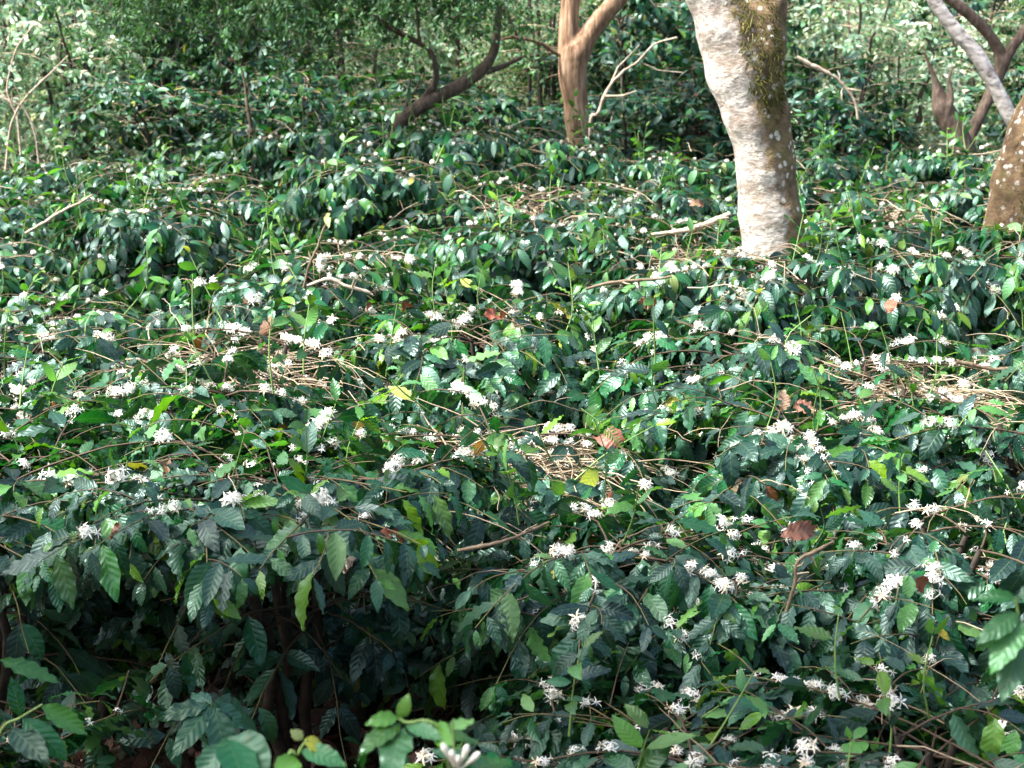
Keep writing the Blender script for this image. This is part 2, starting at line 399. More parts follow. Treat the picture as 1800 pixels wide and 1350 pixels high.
def place_bush(pt, name, loc, rz, sc, label, cat, group=None, single=True, zs=1.0, nfl=None):
    o = empty(name, loc, label, cat, group, rz, sc); o.scale = (sc, sc, sc * zs)
    link('foliage', pt['fol'], o); tag(link('twigs', pt['tw'], o), kind='stuff')
    if pt.get('heap'): tag(link('bare_branches', pt['heap'], o), kind='stuff')
    for s in pt['gr'] or (): link('shoot', s, o)
    for s in pt['stems']: link('stem', s, o)
    cl = pt['cl'][:98] if single else pt['cl']
    if single:
        for q, k, r_, s, tl in cl:
            f = link('flower_cluster', CLUS[k], o); f.location = Vector(q); f.rotation_euler = (tl, tl * .7, r_); f.scale = (s, s, s)
    elif cl:
        if 'joined' not in pt: pt['joined'] = clusters_joined([(q, k, r_, s * .62, t) for q, k, r_, s, t in pt['cl']])
        link('blossom', pt['joined'], o)
    return o

GZ = lambda x, y: 0.0
protoA = [bush_parts(100 + i, flowers=[100, 118, 85][i], hi=True, sec=2, young=[.10, .22, .13][i]) for i in range(3)]
protoT = [bush_parts(140 + i, hi=True, flowers=130, hole=h, loose=14) for i, h in enumerate([[(0, -.12, .42)], [(.1, -.05, .36), (-.35, -.3, .2)]])]
protoD = [bush_parts(190 + i, hi=True, flowers=60, zlo=.90, nlat=70, young=.2, flat=True, nstem=5) for i in range(2)]
protoB = [bush_parts(160 + i, hi=False, scale_leaf=.80, nlat=94, loose=12, flowers=[80, 100][i], young=.16) for i in range(2)]
protoC = [bush_parts(170 + i, hi=False, scale_leaf=.80, nlat=92, loose=12, flowers=60, hole=h) for i, h in enumerate([[(0, -.15, .36)], [(.15, -.2, .30)]])]
S = 'coffee bushes covering the slope'
# (px, Y, top z, proto, rotation, label)
BUSHES = [
 # nearest
 (-200, 3.2, .92, 'A0', 0.4, 'shaded coffee bush cut off by the lower left corner of the photo'),
 (1130, 3.5, .94, 'A2', 2.1, 'deep green coffee bush at the bottom middle, just right of the dark hollow'),
 (1720, 3.45, .98, 'A1', 4.0, 'deep green coffee bush filling the lower right corner with scattered single blossoms'),
 # second
 (-40, 4.55, 1.18, 'D1', 1.0, 'coffee bush at the left edge above the dark hollow, with bright backlit leaves'),
 (500, 4.60, 1.20, 'D0', 5.2, 'coffee bush overhanging the dark hollow at lower left'),
 (1130, 4.50, 1.10, 'A2', .7, 'coffee bush in the lower middle beside the long curved bare stem'),
 (1680, 4.45, 1.12, 'A0', 2.9, 'heavily flowering coffee bush at lower right with white tufts along its arched twigs'),
 # third
 (-60, 5.6, 1.13, 'A2', 3.3, 'coffee bush at the left edge with a slanting line of blossoms, halfway up the photo'),
 (390, 5.65, 1.20, 'A2', 4.6, 'coffee bush left of centre carrying white blossoms in front of the left twig heap'),
 (850, 5.55, 1.10, 'T1', 1.4, 'coffee bush with a fan of thin bare twigs just below the centre of the photo'),
 (1330, 5.6, 1.14, 'A1', .2, 'coffee bush right of the big brown dead leaf, dotted with blossoms'),
 (1800, 5.5, 1.15, 'A0', 5.9, 'coffee bush at the right edge with dense white flower tufts, below the right twig heap'),
 (150, 5.25, .80, 'A1', 2.4, 'low shaded coffee bush deep inside the dark hollow, left part'),
 (620, 5.3, .80, 'A0', 4.1, 'low shaded coffee bush deep inside the dark hollow, right part'),
 # fourth
 (20, 6.75, 1.13, 'A0', 2.2, 'coffee bush at the left edge beside the large twig heap'),
 (430, 6.7, 1.18, 'T0', 0.0, 'coffee bush opened up into the large tan twig heap left of centre'),
 (880, 6.8, 1.20, 'A1', 3.9, 'bright green coffee bush at the centre of the photo with young lime leaves'),
 (1290, 6.6, 1.19, 'A0', 1.2, 'coffee bush right of centre with a cluster of blossoms on its left shoulder'),
 (1590, 6.5, 1.10, 'T0', 2.5, 'coffee bush opened up into the tan twig heap at right'),
 (1960, 6.8, 1.16, 'A2', .5, 'coffee bush at the right edge under the brown twig strip'),
 # fifth
 (100, 8.0, 1.06, 'B0', 1.6, 'coffee bush near the left edge under the straight slanting pale twig'),
 (500, 7.95, 1.26, 'B1', 4.3, 'coffee bush behind the large twig heap, around the upright bare twig'),
 (900, 7.9, 1.04, 'T1', 0.1, 'coffee bush with tan branches and dead leaves bared just above the centre'),
 (1170, 7.75, 1.24, 'B0', 3.1, 'coffee bush left of the foot of the big pale trunk, under a long bare twig'),
 (1420, 7.75, 1.34, 'B1', .9, 'coffee bush right in front of the foot of the big pale trunk'),
 (1700, 8.1, 1.30, 'B0', 5.0, 'coffee bush between the big pale trunk and the right edge trunk, nearest row there'),
 (1850, 8.25, 1.42, 'B0', 2.0, 'coffee bush at the right border hiding the foot of the right edge trunk'),
 # sixth
 (-40, 9.3, 1.14, 'B1', 2.7, 'coffee bush at the left edge touching the pale slanting twig from behind'),
 (270, 9.35, 1.34, 'B0', 4.9, 'coffee bush with upright lime leaves, upper left part of the slope'),
 (620, 9.2, 1.12, 'C0', 1.1, 'coffee bush with a round patch of bare tan twigs left of the forked tree'),
 (930, 9.3, 1.30, 'B1', 3.4, 'coffee bush straight below the forked orange trunk, two bushes down'),
 (1180, 9.2, 1.22, 'C1', 0.2, 'coffee bush with dry twigs beside the fallen pale branch, left of the big trunk'),
 (1560, 9.4, 1.25, 'B0', 5.6, 'coffee bush behind the big pale trunk on its right side'),
 (1900, 10.2, 1.12, 'B1', 1.8, 'coffee bush behind the mossy trunk at the right edge'),
 # seventh
 (60, 10.8, 1.20, 'B0', .4, 'coffee bush far left, second from the back of the slope'),
 (360, 10.8, 1.26, 'B1', 5.5, 'coffee bush below the thin brown sapling, second from the back'),
 (640, 10.7, 1.48, 'B0', 2.3, 'coffee bush below the foot of the leaning dark trunk'),
 (900, 10.6, 1.30, 'C0', 3.9, 'coffee bush with wiry bare twigs below and left of the forked tree'),
 (1170, 10.8, 1.26, 'B1', .8, 'coffee bush between the forked tree and the big pale trunk, nearer one'),
 (1480, 10.7, 1.25, 'C1', 4.2, 'coffee bush with loose tan twigs between the big trunk and the mossy trunk'),
 (1720, 10.7, 1.30, 'B0', 1.4, 'coffee bush left of the mossy trunk, below the pale leaning limb'),
 # last
 (70, 12.3, 1.24, 'B1', 3.7, 'coffee bush on the far edge of the slope at the left border'),
 (320, 12.2, 1.26, 'B0', 1.9, 'coffee bush on the far edge of the slope, left of the thin brown sapling'),
 (570, 12.0, 1.56, 'B1', 0.3, 'raised coffee bush on the far edge, right of the thin brown sapling'),
 (800, 12.2, 1.54, 'B0', 4.4, 'raised coffee bush on the far edge right of the leaning dark trunk'),
 (950, 12.5, 1.42, 'B1', 2.8, 'raised coffee bush on the far edge touching the forked tree on the left'),
 (1160, 12.3, 1.30, 'B0', 5.3, 'coffee bush on the far edge just right of the forked tree'),
 (1440, 12.2, 1.32, 'B1', .6, 'coffee bush on the far edge just right of the big pale trunk'),
 (1660, 12.4, 1.34, 'B0', 3.2, 'coffee bush on the far edge in front of the knobbly stump'),
 (1860, 12.4, 1.30, 'B1', 1.2, 'coffee bush on the far edge at the right border'),
]
PR = {'D': protoD, 'A': protoA, 'B': protoB, 'T': protoT, 'C': protoC}
for i, (px, Y, tz, pk, rz, lab) in enumerate(BUSHES):
    pt = PR[pk[0]][int(pk[1])]
    place_bush(pt, 'coffee_bush', (xat(px, Y), Y, 0), rz if pk[0] in 'ABD' else rz * .25 - .3, 1.0 if Y < 5 else 1.04, lab, 'coffee bush', S, single=Y < 8.2, nfl=None, zs=tz / 1.15 * (1 if Y < 5 else .96))

# ------------------------------------------------------------------ background shrubs
def shrub_parts(seed, H, Rad, nlat, mat, leaf, wratio, step, M=M_twig, cr=(0, .8), ns=5):
    rng = np.random.default_rng(seed); P, D, N, L, W, K, T = [], [], [], [], [], [], []
    tw, stems = [], []
    for s in range(ns):
        a = rng.uniform(0, 6.28); lean = rng.uniform(.15, .55) * Rad
        pp = spline([(rng.normal(0, .08), rng.normal(0, .08), 0), (math.cos(a) * lean * .4, math.sin(a) * lean * .4, H * .5), (math.cos(a) * lean, math.sin(a) * lean, H * .95)], 10)
        pp[1:] += rng.normal(0, .025, (9, 3)); stems.append((pp, np.linspace(.035, .01, 10)))
    for i in range(nlat):
        st = stems[rng.integers(ns)][0]; f = (i + rng.random()) / nlat; hz = H * (.12 + .83 * f)
        o = np.array([np.interp(hz, st[:, 2], st[:, c]) for c in (0, 1)] + [hz])
        ln = Rad * rng.uniform(.5, 1.1) * (1 - .35 * f ** 2); au = rng.uniform(.1, .8)
        azm = rng.uniform(0, 6.28); p = lateral(rng, o, azm, ln, au, au + rng.uniform(-.1, .45), 8)
        tw.append((p, np.linspace(.006, .002, 8)))
        for k in range(3):
            q0 = p[rng.integers(2, 7)]; p2 = lateral(rng, q0, azm + rng.uniform(-1.3, 1.3), ln * rng.uniform(.25, .5), rng.uniform(0, .5), rng.uniform(.2, .7), 5)
            tw.append((p2, np.linspace(.003, .0015, 5)))
            for pp, t0 in ((p2, .1),) + (((p, .35),) if k == 0 else ()):
                tot = np.linalg.norm(np.diff(pp, axis=0), axis=1).sum()
                for t in np.arange(t0, 1.0, step / tot):
                    q = np.array([np.interp(t, np.linspace(0, 1, len(pp)), pp[:, c]) for c in range(3)])
                    out = nrm(np.array([q[0], q[1], .01]))
                    for sg in (0, 1):
                        if rng.random() < .15: continue
                        P.append(q); D.append(rng.normal(0, .7, 3) + out * .5 + np.array([0, 0, -rng.uniform(.0, 1)]))
                        N.append(np.array([0, 0, 1.]) + out * .7 + rng.normal(0, .35, 3)); l = leaf * rng.uniform(.7, 1.25)
                        L.append(l); W.append(l * wratio * rng.uniform(.85, 1.2)); K.append(rng.uniform(.1, .9)); T.append(rng.uniform(*cr) if rng.random() > .03 else rng.uniform(.9, 1))
    return dict(fol=leaf_mesh('foliage', P, D, N, np.array(L), np.array(W), K, T, mat, rng, False), tw=tubes_mesh('twigs', tw, M, 3), gr=None,
                stems=[tubes_mesh('stem', [s], M_stem, 6) for s in stems], cl=[])
tallC = [shrub_parts(300 + i, 2.5, 1.15, 110, M_leaf, .125, .42, .075, cr=(0.05, .75)) for i in range(2)]
tallF = [shrub_parts(320 + i, 2.7, 1.2, 120, M_fine, .06, .38, .045) for i in range(1)]
tallP = [shrub_parts(330 + i, 2.6, 1.2, 90, M_sunlit_pale, .09, .40, .07, cr=(0, 1)) for i in range(1)]
TL = {'C': (tallC, 'coffee shrub'), 'F': (tallF, 'shrub'), 'P': (tallP, 'shrub')}
BACK = [
 (0, 13.9, 'C1', .8, .50, 'low dark coffee shrub at the left border behind the last bush row'),
 (410, 14.0, 'C0', .8, .50, 'low dark coffee shrub directly behind the thin brown sapling'),
 (780, 14.2, 'C1', .8, .50, 'low shaded coffee shrub under the leaning dark trunk'),
 (1170, 14.3, 'C0', .8, .50, 'low shaded coffee shrub in the gap right of the forked tree'),
 (1560, 14.2, 'C1', .75, .50, 'low dark coffee shrub left of the knobbly stump'),
 # px, Y, kind, scale, zscale, label
 (-60, 14.6, 'P0', .95, .92, 'pale sunlit shrub with long arching dry stems at the left border'),
 (150, 15.2, 'P0', .95, .95, 'pale green shrub right of the arching dry stems, upper left'),
 (300, 14.6, 'C0', .85, .80, 'dark coffee shrub with hanging leaves left of the thin brown sapling'),
 (500, 15.0, 'C1', .85, .80, 'dark coffee shrub with hanging leaves right of the thin brown sapling'),
 (690, 15.4, 'C0', .9, .75, 'shadowy coffee shrub behind the foot of the leaning dark trunk'),
 (880, 15.2, 'C1', .85, .70, 'shadowy coffee shrub between the leaning trunk and the forked tree'),
 (1090, 15.4, 'C0', .85, .72, 'shadowy coffee shrub just right of the forked tree'),
 (1240, 15.6, 'C1', .9, .80, 'shadowy coffee shrub just left of the big pale trunk'),
 (1460, 15.2, 'C0', .9, .82, 'bright green coffee shrub just right of the big pale trunk'),
 (1590, 15.8, 'P0', .9, .8, 'pale loose shrub left of the knobbly stump'),
 (1830, 15.6, 'C1', .9, .78, 'dark shrub behind the pale leaning limb at upper right'),
 (0, 18.0, 'P0', 1.1, 1.0, 'tall pale shrub in the top left corner'),
 (230, 18.2, 'C1', 1.1, .98, 'tall coffee shrub near the top left, behind the hanging fine leaves'),
 (430, 18.0, 'C0', 1.1, .95, 'tall coffee shrub straight above the thin brown sapling'),
 (620, 18.4, 'F0', 1.05, .95, 'tall fine leaved shrub behind the arching dark limb'),
 (960, 18.4, 'F0', 1.05, .92, 'tall fine leaved shrub directly behind the forked tree'),
 (1120, 18.2, 'C1', 1.05, .92, 'tall green shrub filling the gap between forked tree and big trunk'),
 (1300, 18.6, 'C0', 1.1, .9, 'tall shrub hidden mostly by the big pale trunk'),
 (1480, 18.2, 'P0', 1.05, .88, 'tall pale speckled shrub behind the broken pale branch at upper right'),
 (1700, 18.4, 'P0', 1.0, .85, 'tall pale shrub behind the knobbly stump'),
 (1900, 18.2, 'F0', 1.1, .95, 'tall fine leaved shrub in the top right corner'),
]
for i, (px, Y, k, sc, zs, lab) in enumerate(BACK):
    pr, cat = TL[k[0]]
    place_bush(pr[int(k[1])], 'coffee_shrub' if k[0] == 'C' else 'shrub', (xat(px, Y), Y, 0), i * 1.7, sc, lab, cat, 'background shrubs behind the slope', zs=zs)
for i, (x_, lab) in enumerate([(-3.2, 'added unseen coffee shrub behind the viewpoint, left one'), (-.6, 'added unseen coffee shrub behind the viewpoint, middle one'), (2.0, 'added unseen coffee shrub behind the viewpoint, right one')]):  # added out of view to keep low sky light off the near bushes
    place_bush(tallC[i % 2], 'coffee_shrub', (x_, -3.0 - .3 * (i % 2), 0), i * 2.0, 1.3, lab, 'coffee shrub', 'added shrubs behind the viewpoint', zs=1.1)
rb = random.Random(5)
for i in range(26):                                                # farther shrubs that fill the gaps
    row = i % 2; Y = 22.5 + row * 4.5 + rb.uniform(-.8, .8); px = -150 + (i // 2) * 165 + row * 80 + rb.uniform(-30, 30)
    k = rb.choice('FPC'); pr, cat = TL[k]; sc = rb.uniform(1.1, 1.3)
    place_bush(pr[0], 'shrub', (xat(px, Y), Y, 0.0), rb.uniform(0, 6), sc, 'distant blurred shrub glimpsed between the nearer background shrubs', 'shrub', 'distant shrubs glimpsed through gaps', zs=rb.uniform(.7, .95))

# ------------------------------------------------------------------ terrain
def ground():
    n = 140; xs = np.linspace(-60, 60, n); ys = np.concatenate([np.linspace(-6, 24, 80), np.linspace(25, 160, 60)])
    X, Y = np.meshgrid(xs, ys); rng = np.random.default_rng(3)
    Z = .03 * np.sin(X * 1.7) * np.cos(Y * 1.3) + np.maximum(0, Y - 30) ** 1.25 * .16 + .02 * rng.normal(size=X.shape) - .03
    V = np.stack([X, Y, Z], -1).reshape(-1, 3); m = len(ys)
    i = (np.arange(m - 1)[:, None] * n + np.arange(n - 1)[None]).ravel()
    Q = np.stack([i, i + 1, i + n + 1, i + n], -1)
    mt, nn, b, out = newmat('soil'); tc = nn.nodes.new('ShaderNodeTexCoord')
    c1 = ramp(nn, noise(nn, 9, 8, tc.outputs['Object']), [(.3, (.035, .02, .015)), (.55, (.08, .05, .035)), (.75, (.18, .12, .09))])
    c2 = ramp(nn, noise(nn, .9, 6, tc.outputs['Object']), [(.45, (.03, .06, .02)), (.57, (.10, .14, .06)), (.64, (.55, .50, .38))])
    sx = nn.nodes.new('ShaderNodeSeparateXYZ'); nn.links.new(tc.outputs['Object'], sx.inputs[0])
    f = ramp(nn, math_(nn, 'DIVIDE', sx.outputs[1], 100), [(.2, (0, 0, 0)), (.3, (1, 1, 1))])
    nn.links.new(mixc(nn, f, c1, c2), b.inputs['Base Color']); b.inputs['Roughness'].default_value = .95
    bp = nn.nodes.new('ShaderNodeBump'); bp.inputs['Distance'].default_value = .03; nn.links.new(noise(nn, 30, 6, tc.outputs['Object']), bp.inputs['Height']); nn.links.new(bp.outputs[0], b.inputs['Normal'])
    tag(link('ground', mesh_np('ground', V, Q, mt)), kind='structure')
ground()
def litter():
    rng = np.random.default_rng(8); n = 9000
    y = rng.uniform(3.2, 9, n); x = rng.uniform(-1, 1, n) * (1.2 + y * .38)
    P = np.stack([x, y, rng.uniform(0, .05, n)], -1); a = rng.uniform(0, 6.28, n)
    D = np.stack([np.cos(a), np.sin(a), rng.normal(0, .25, n)], -1); N = np.stack([rng.normal(0, .45, n), rng.normal(0, .45, n), np.ones(n)], -1)
    L = rng.uniform(.05, .14, n)
    me = leaf_mesh('leaf_litter', P, D, N, L, L * rng.uniform(.35, .55, n), rng.uniform(-1.2, 1.2, n), rng.uniform(0, 1, n), M_litter, rng, False)
    tag(link('leaf_litter', me), 'dry pinkish brown leaf litter covering the ground under the coffee bushes', 'leaf litter', kind='stuff')
litter()

# ------------------------------------------------------------------ trees
def fused(name, paths, mat, vox, parent, rough=.012, sides=14, seed=1, smooth=4):
    """several tapered limbs fused into one skin"""
    rng = np.random.default_rng(seed); Vs, Qs, off = [], [], 0
    for pts, n in paths:                       # rows x,y,z,r
        s = spline(pts, n); p, r = s[:, :3], s[:, 3]
        t = nrm(np.gradient(p, axis=0)); a = nrm(np.cross(t, np.array([0.05, 1., .1]))); b = np.cross(t, a)
        ang = np.arange(sides) * 2 * math.pi / sides
        ph = rng.uniform(0, 6.28, 3)
        rr = r[:, None] * (1 + .07 * np.sin(2 * ang + ph[0])[None] + .05 * np.sin(3 * ang[None] + np.arange(n)[:, None] * .35 + ph[1]) + .03 * np.sin(np.arange(n)[:, None] * 1.1 + ph[2]))
        rr = rr + rng.normal(0, rough * r.mean() * 1.5, rr.shape)
        ring = p[:, None] + (a[:, None] * np.cos(ang)[None, :, None] + b[:, None] * np.sin(ang)[None, :, None]) * rr[..., None]
        Vs.append(ring.reshape(-1, 3)); Vs.append(p[[0, -1]])
        j = (np.arange(sides) + 1) % sides
        i0 = off + np.arange(n - 1)[:, None] * sides + np.arange(sides)[None]; i1 = off + np.arange(n - 1)[:, None] * sides + j[None]
        q = np.stack([i0, i1, i1 + sides, i0 + sides], -1).reshape(-1, 4).tolist()
        c0 = off + n * sides; e = off + (n - 1) * sides
        q += [[c0, off + int(j[k]), off + k] for k in range(sides)] + [[c0 + 1, e + k, e + int(j[k])] for k in range(sides)]
        Qs += q; off += n * sides + 2
    me = bpy.data.meshes.new(name); me.from_pydata(np.concatenate(Vs).tolist(), [], Qs); me.materials.append(mat)
    tmp = bpy.data.objects.new('tmp', me); C.objects.link(tmp)
    m = tmp.modifiers.new('r', 'REMESH'); m.mode = 'VOXEL'; m.voxel_size = vox; m.use_smooth_shade = True
    m = tmp.modifiers.new('s', 'SMOOTH'); m.iterations = smooth; m.factor = .5
    dg = bpy.context.evaluated_depsgraph_get(); dg.update()
    res = bpy.data.meshes.new_from_object(tmp.evaluated_get(dg)); bpy.data.objects.remove(tmp)
    res.materials.clear(); res.materials.append(mat); res.name = name
    res.polygons.foreach_set('use_smooth', [True] * len(res.polygons))
    o = link(name, res, parent)
    if parent is not None: o.location = -parent.location
    return o

def bark(name, kind, line=None, val=1.0):
    m, n, b, out = newmat(name); tc = n.nodes.new('ShaderNodeTexCoord'); oc = tc.outputs['Object']
    mp = n.nodes.new('ShaderNodeMapping'); n.links.new(oc, mp.inputs[0])
    if kind == 'lichen':
        x0, x1, z0, z1 = line                               # brown side starts right of this line
        mp.inputs['Scale'].default_value = (1, 1, 1.5)
        sx = n.nodes.new('ShaderNodeSeparateXYZ'); n.links.new(oc, sx.inputs[0])
        xl = math_(n, 'MULTIPLY_ADD', sx.outputs[2], (x1 - x0) / (z1 - z0), x0 - z0 * (x1 - x0) / (z1 - z0))
        d = math_(n, 'SUBTRACT', sx.outputs[0], xl)
        big = noise(n, 5, 6, oc); fine = noise(n, 28, 6, mp.outputs[0], .65)
        d2 = math_(n, 'ADD', d, math_(n, 'ADD', math_(n, 'MULTIPLY', math_(n, 'SUBTRACT', big, .5), .30), math_(n, 'MULTIPLY', math_(n, 'SUBTRACT', noise(n, 17, 7, oc, .7), .5), .34)))
        side = ramp(n, math_(n, 'MULTIPLY_ADD', d2, 4.5, .5), [(.30, (0, 0, 0)), (.70, (1, 1, 1))])
        pale = ramp(n, fine, [(.30, (.20, .17, .145)), (.42, (.42, .38, .34)), (.55, (.60, .56, .50)), (.75, (.70, .66, .60))])
        pale = mixc(n, ramp(n, noise(n, 8, 6, mp.outputs[0], .65), [(.46, (0, 0, 0)), (.60, (.75, .75, .75))]), pale, (.30, .235, .18))
        brown = ramp(n, noise(n, 16, 7, oc, .65), [(.3, (.085, .06, .035)), (.5, (.20, .13, .068)), (.64, (.31, .21, .11)), (.8, (.42, .36, .26))])
        green = ramp(n, noise(n, 5, 6, oc, .65), [(.5, (0, 0, 0)), (.66, (.7, .7, .7))])
        brown = mixc(n, green, brown, (.15, .15, .045))
        base = mixc(n, side, pale, brown)
        vo = n.nodes.new('ShaderNodeTexVoronoi'); vo.inputs['Scale'].default_value = 21; n.links.new(oc, vo.inputs['Vector'])
        jit = math_(n, 'ADD', vo.outputs['Distance'], math_(n, 'MULTIPLY', math_(n, 'SUBTRACT', noise(n, 32, 6, oc, .7), .5), .9))
        spot = math_(n, 'MULTIPLY', ramp(n, jit, [(.24, (1, 1, 1)), (.36, (0, 0, 0))]), ramp(n, noise(n, 9, 4, oc), [(.46, (0, 0, 0)), (.52, (1, 1, 1))]))
        base = mixc(n, spot, base, (.66, .64, .56))
        hgt = math_(n, 'ADD', fine, math_(n, 'MULTIPLY', spot, .15))
        hv = n.nodes.new('ShaderNodeHueSaturation'); hv.inputs['Value'].default_value = val; hv.inputs['Saturation'].default_value = .92
        n.links.new(base, hv.inputs['Color']); n.links.new(hv.outputs[0], b.inputs['Base Color'])
    elif kind == 'orange':
        mp.inputs['Scale'].default_value = (6, 6, .8)
        s = noise(n, 5, 6, mp.outputs[0], .6)
        c = ramp(n, s, [(.32, (.10, .062, .042)), (.46, (.22, .135, .082)), (.6, (.34, .23, .15)), (.75, (.48, .40, .32))])
        n.links.new(c, b.inputs['Base Color']); hgt = s
    elif kind == 'dark':
        mp.inputs['Scale'].default_value = (3, 3, 1.2); s = noise(n, 9, 7, mp.outputs[0], .65)
        n.links.new(ramp(n, s, [(.3, (.045, .034, .028)), (.55, (.125, .093, .072)), (.75, (.27, .22, .185))]), b.inputs['Base Color']); hgt = s
    elif kind == 'white':
        mp.inputs['Scale'].default_value = (1, 1, 1.8); s = noise(n, 14, 6, mp.outputs[0], .6)
        n.links.new(ramp(n, s, [(.32, (.16, .13, .11)), (.46, (.40, .37, .35)), (.7, (.66, .63, .60))]), b.inputs['Base Color']); hgt = s
    b.inputs['Roughness'].default_value = .88; b.inputs['Specular IOR Level'].default_value = .2
    bp = n.nodes.new('ShaderNodeBump'); bp.inputs['Strength'].default_value = .9; bp.inputs['Distance'].default_value = .015
    n.links.new(hgt, bp.inputs['Height']); n.links.new(bp.outputs[0], b.inputs['Normal'])
    return m
def limb(Y, rows, dY=None):
    """rows: px, py, width_px at distance Y (a constant, or one per row)"""
    out = []
    for i, (px, py, wd) in enumerate(rows):
        yy = Y if dY is None else Y + dY[i]
        p = atY(px, py, yy); out.append((p.x, p.y, p.z, wd * .5 * (yy * cp + (CAM_Z - p.z) * sp) / F))
    return out
def down(rows, flare=1.25):                # carry the lowest row on to the ground
    x, y, z, r = rows[0]; x1, y1, z1, r1 = rows[1]
    k = (x - x1) / max(z1 - z, .05) * .6
    return [(x + k * z, y, -.08, r * flare), (x + k * z * .5, y, z * .5, r * 1.06)] + rows
def crown(name, parent, centre, rad, seed, mat, nsp=60, leaf=.06, drop=.3, wr=.4, tone=(0, .8)):
    """sprays of leafy twigs spread through a flattened volume"""
    rng = np.random.default_rng(seed); P, D, N, L, W, K, T, tw = [], [], [], [], [], [], [], []
    for i in range(nsp):
        o = np.array(centre) + nrm(rng.normal(0, 1, 3)) * np.array(rad) * rng.uniform(.25, 1)
        azm = rng.uniform(0, 6.28); p = lateral(rng, o, azm, rng.uniform(.4, .9), rng.uniform(0, .3), drop + rng.uniform(0, .5), 7)
        tw.append((p, np.linspace(.005, .0015, 7)))
        for k in range(7):
            q0 = p[k]; p2 = lateral(rng, q0, azm + rng.uniform(-1.2, 1.2), rng.uniform(.12, .3), rng.uniform(-.2, .3), rng.uniform(.2, .8), 4)
            tw.append((p2, np.linspace(.002, .001, 4)))
            for t in np.linspace(.1, 1, 8):
                q = np.array([np.interp(t, np.linspace(0, 1, 4), p2[:, c]) for c in range(3)])
                for sg in (0, 1):
                    P.append(q); D.append(rng.normal(0, .6, 3) + np.array([0, 0, -.35])); N.append(np.array([0, 0, 1.]) + rng.normal(0, .5, 3))
                    l = leaf * rng.uniform(.7, 1.2); L.append(l); W.append(l * wr); K.append(rng.uniform(0, .6)); T.append(rng.uniform(*tone))
    me = leaf_mesh(name, P, D, N, np.array(L), np.array(W), K, T, mat, rng, False)
    o = link(name, me, parent); o.location = -parent.location
    t = link('twigs', tubes_mesh('twigs', tw, M_stem, 3), parent); t.location = -parent.location
    return o

# --- the big pale trunk
Yb = 8.45
base = atY(1362, 430, Yb)
tr = empty('tree', (base.x, Yb, 0), 'thick mottled trunk, pale lichen on its left, rusty brown on its right, forking above', 'tree')
main = limb(Yb, [(1361, 425, 118), (1352, 350, 110), (1343, 280, 108), (1328, 200, 118), (1308, 130, 128), (1283, 60, 118), (1256, 0, 100), (1215, -90, 92), (1160, -240, 84), (1100, -420, 70), (1060, -640, 50)])
right = limb(Yb, [(1334, 200, 70), (1338, 130, 88), (1343, 60, 84), (1345, 0, 78), (1352, -100, 72), (1370, -260, 64), (1400, -450, 52), (1420, -640, 36)], [0, 0, .03, .06, .12, .2, .3, .4])
pA, pB = atY(1378, 425, Yb), atY(1262, 0, Yb)
M_b1 = bark('lichen_bark', 'lichen', (pA.x - .005, pB.x + .05, pA.z, pB.z), .86)
fused('trunk', [(down(main, 1.3), 60), (right, 40)], M_b1, .014, tr, seed=4)
crown('crown', tr, (base.x + 1.2, Yb + 1.0, 6.6), (2.0, 1.8, .7), 41, M_fine, 45, .09)
def moss(parent, pts, seed, nst=420, ln=.10):
    rng = np.random.default_rng(seed); paths = []
    sp_ = spline(pts, 40)
    for i in range(nst):
        c = sp_[rng.integers(40)]; a = rng.uniform(-2.7, -.4); d = np.array([math.cos(a), math.sin(a), 0])
        o = c[:3] + d * c[3] * rng.uniform(.97, 1.03); l = ln * rng.uniform(.3, 1.1)
        p = np.array([o, o + d * .010 + np.array([rng.normal(0, .008), 0, -l * .3]), o + d * .014 + np.array([rng.normal(0, .014), rng.normal(0, .005), -l])])
        paths.append((p, np.array([.0035, .003, .001])))
    o = link('moss', tubes_mesh('moss', paths, M_moss, 3), parent); o.location = -parent.location
M_moss = simple('moss', [(.2, (.045, .055, .015)), (.6, (.12, .13, .035)), (.9, (.22, .19, .07))], .95, .1, 20, .3, 'rnd')
mrow = limb(Yb, [(1345, 205, 50), (1335, 150, 84), (1328, 90, 92), (1322, 30, 88), (1322, -40, 80)], [-.06, -.06, -.06, -.05, -.03])
moss(tr, mrow, 5, 650, .045)

# --- shade tree added out of view at left to shade the nearest bushes
sh = Vector((.1, 3.3, 1.0)) + sv * 5.6
tsd = empty('tree', (sh.x - .3, sh.y, 0), 'shade tree added unseen outside the left edge of the view', 'tree')
fused('trunk', [([(sh.x - .3, sh.y, -.05, .15), (sh.x - .35, sh.y, 1.5, .13), (sh.x - .2, sh.y, 3.2, .10), (sh.x, sh.y, sh.z, .05)], 30)], bark('added_tree_bark', 'dark'), .02, tsd, seed=77)
crown('crown', tsd, tuple(sh), (2.2, 1.0, .5), 78, M_fine, 130, .12)
ts2 = empty('tree', (2.6, -3.0, 0), 'shade tree added unseen behind the viewpoint', 'tree')  # second added tree, never in view; its crown cuts sky light from behind
fused('trunk', [([(2.6, -3.0, -.05, .17), (2.4, -3.0, 1.8, .14), (1.6, -2.6, 3.6, .10), (.6, -2.0, 4.8, .05)], 30)], bark('added_tree_bark', 'dark'), .02, ts2, seed=79)
crown('crown', ts2, (.3, -1.9, 5.0), (3.6, 1.8, .9), 80, M_fine, 300, .13)

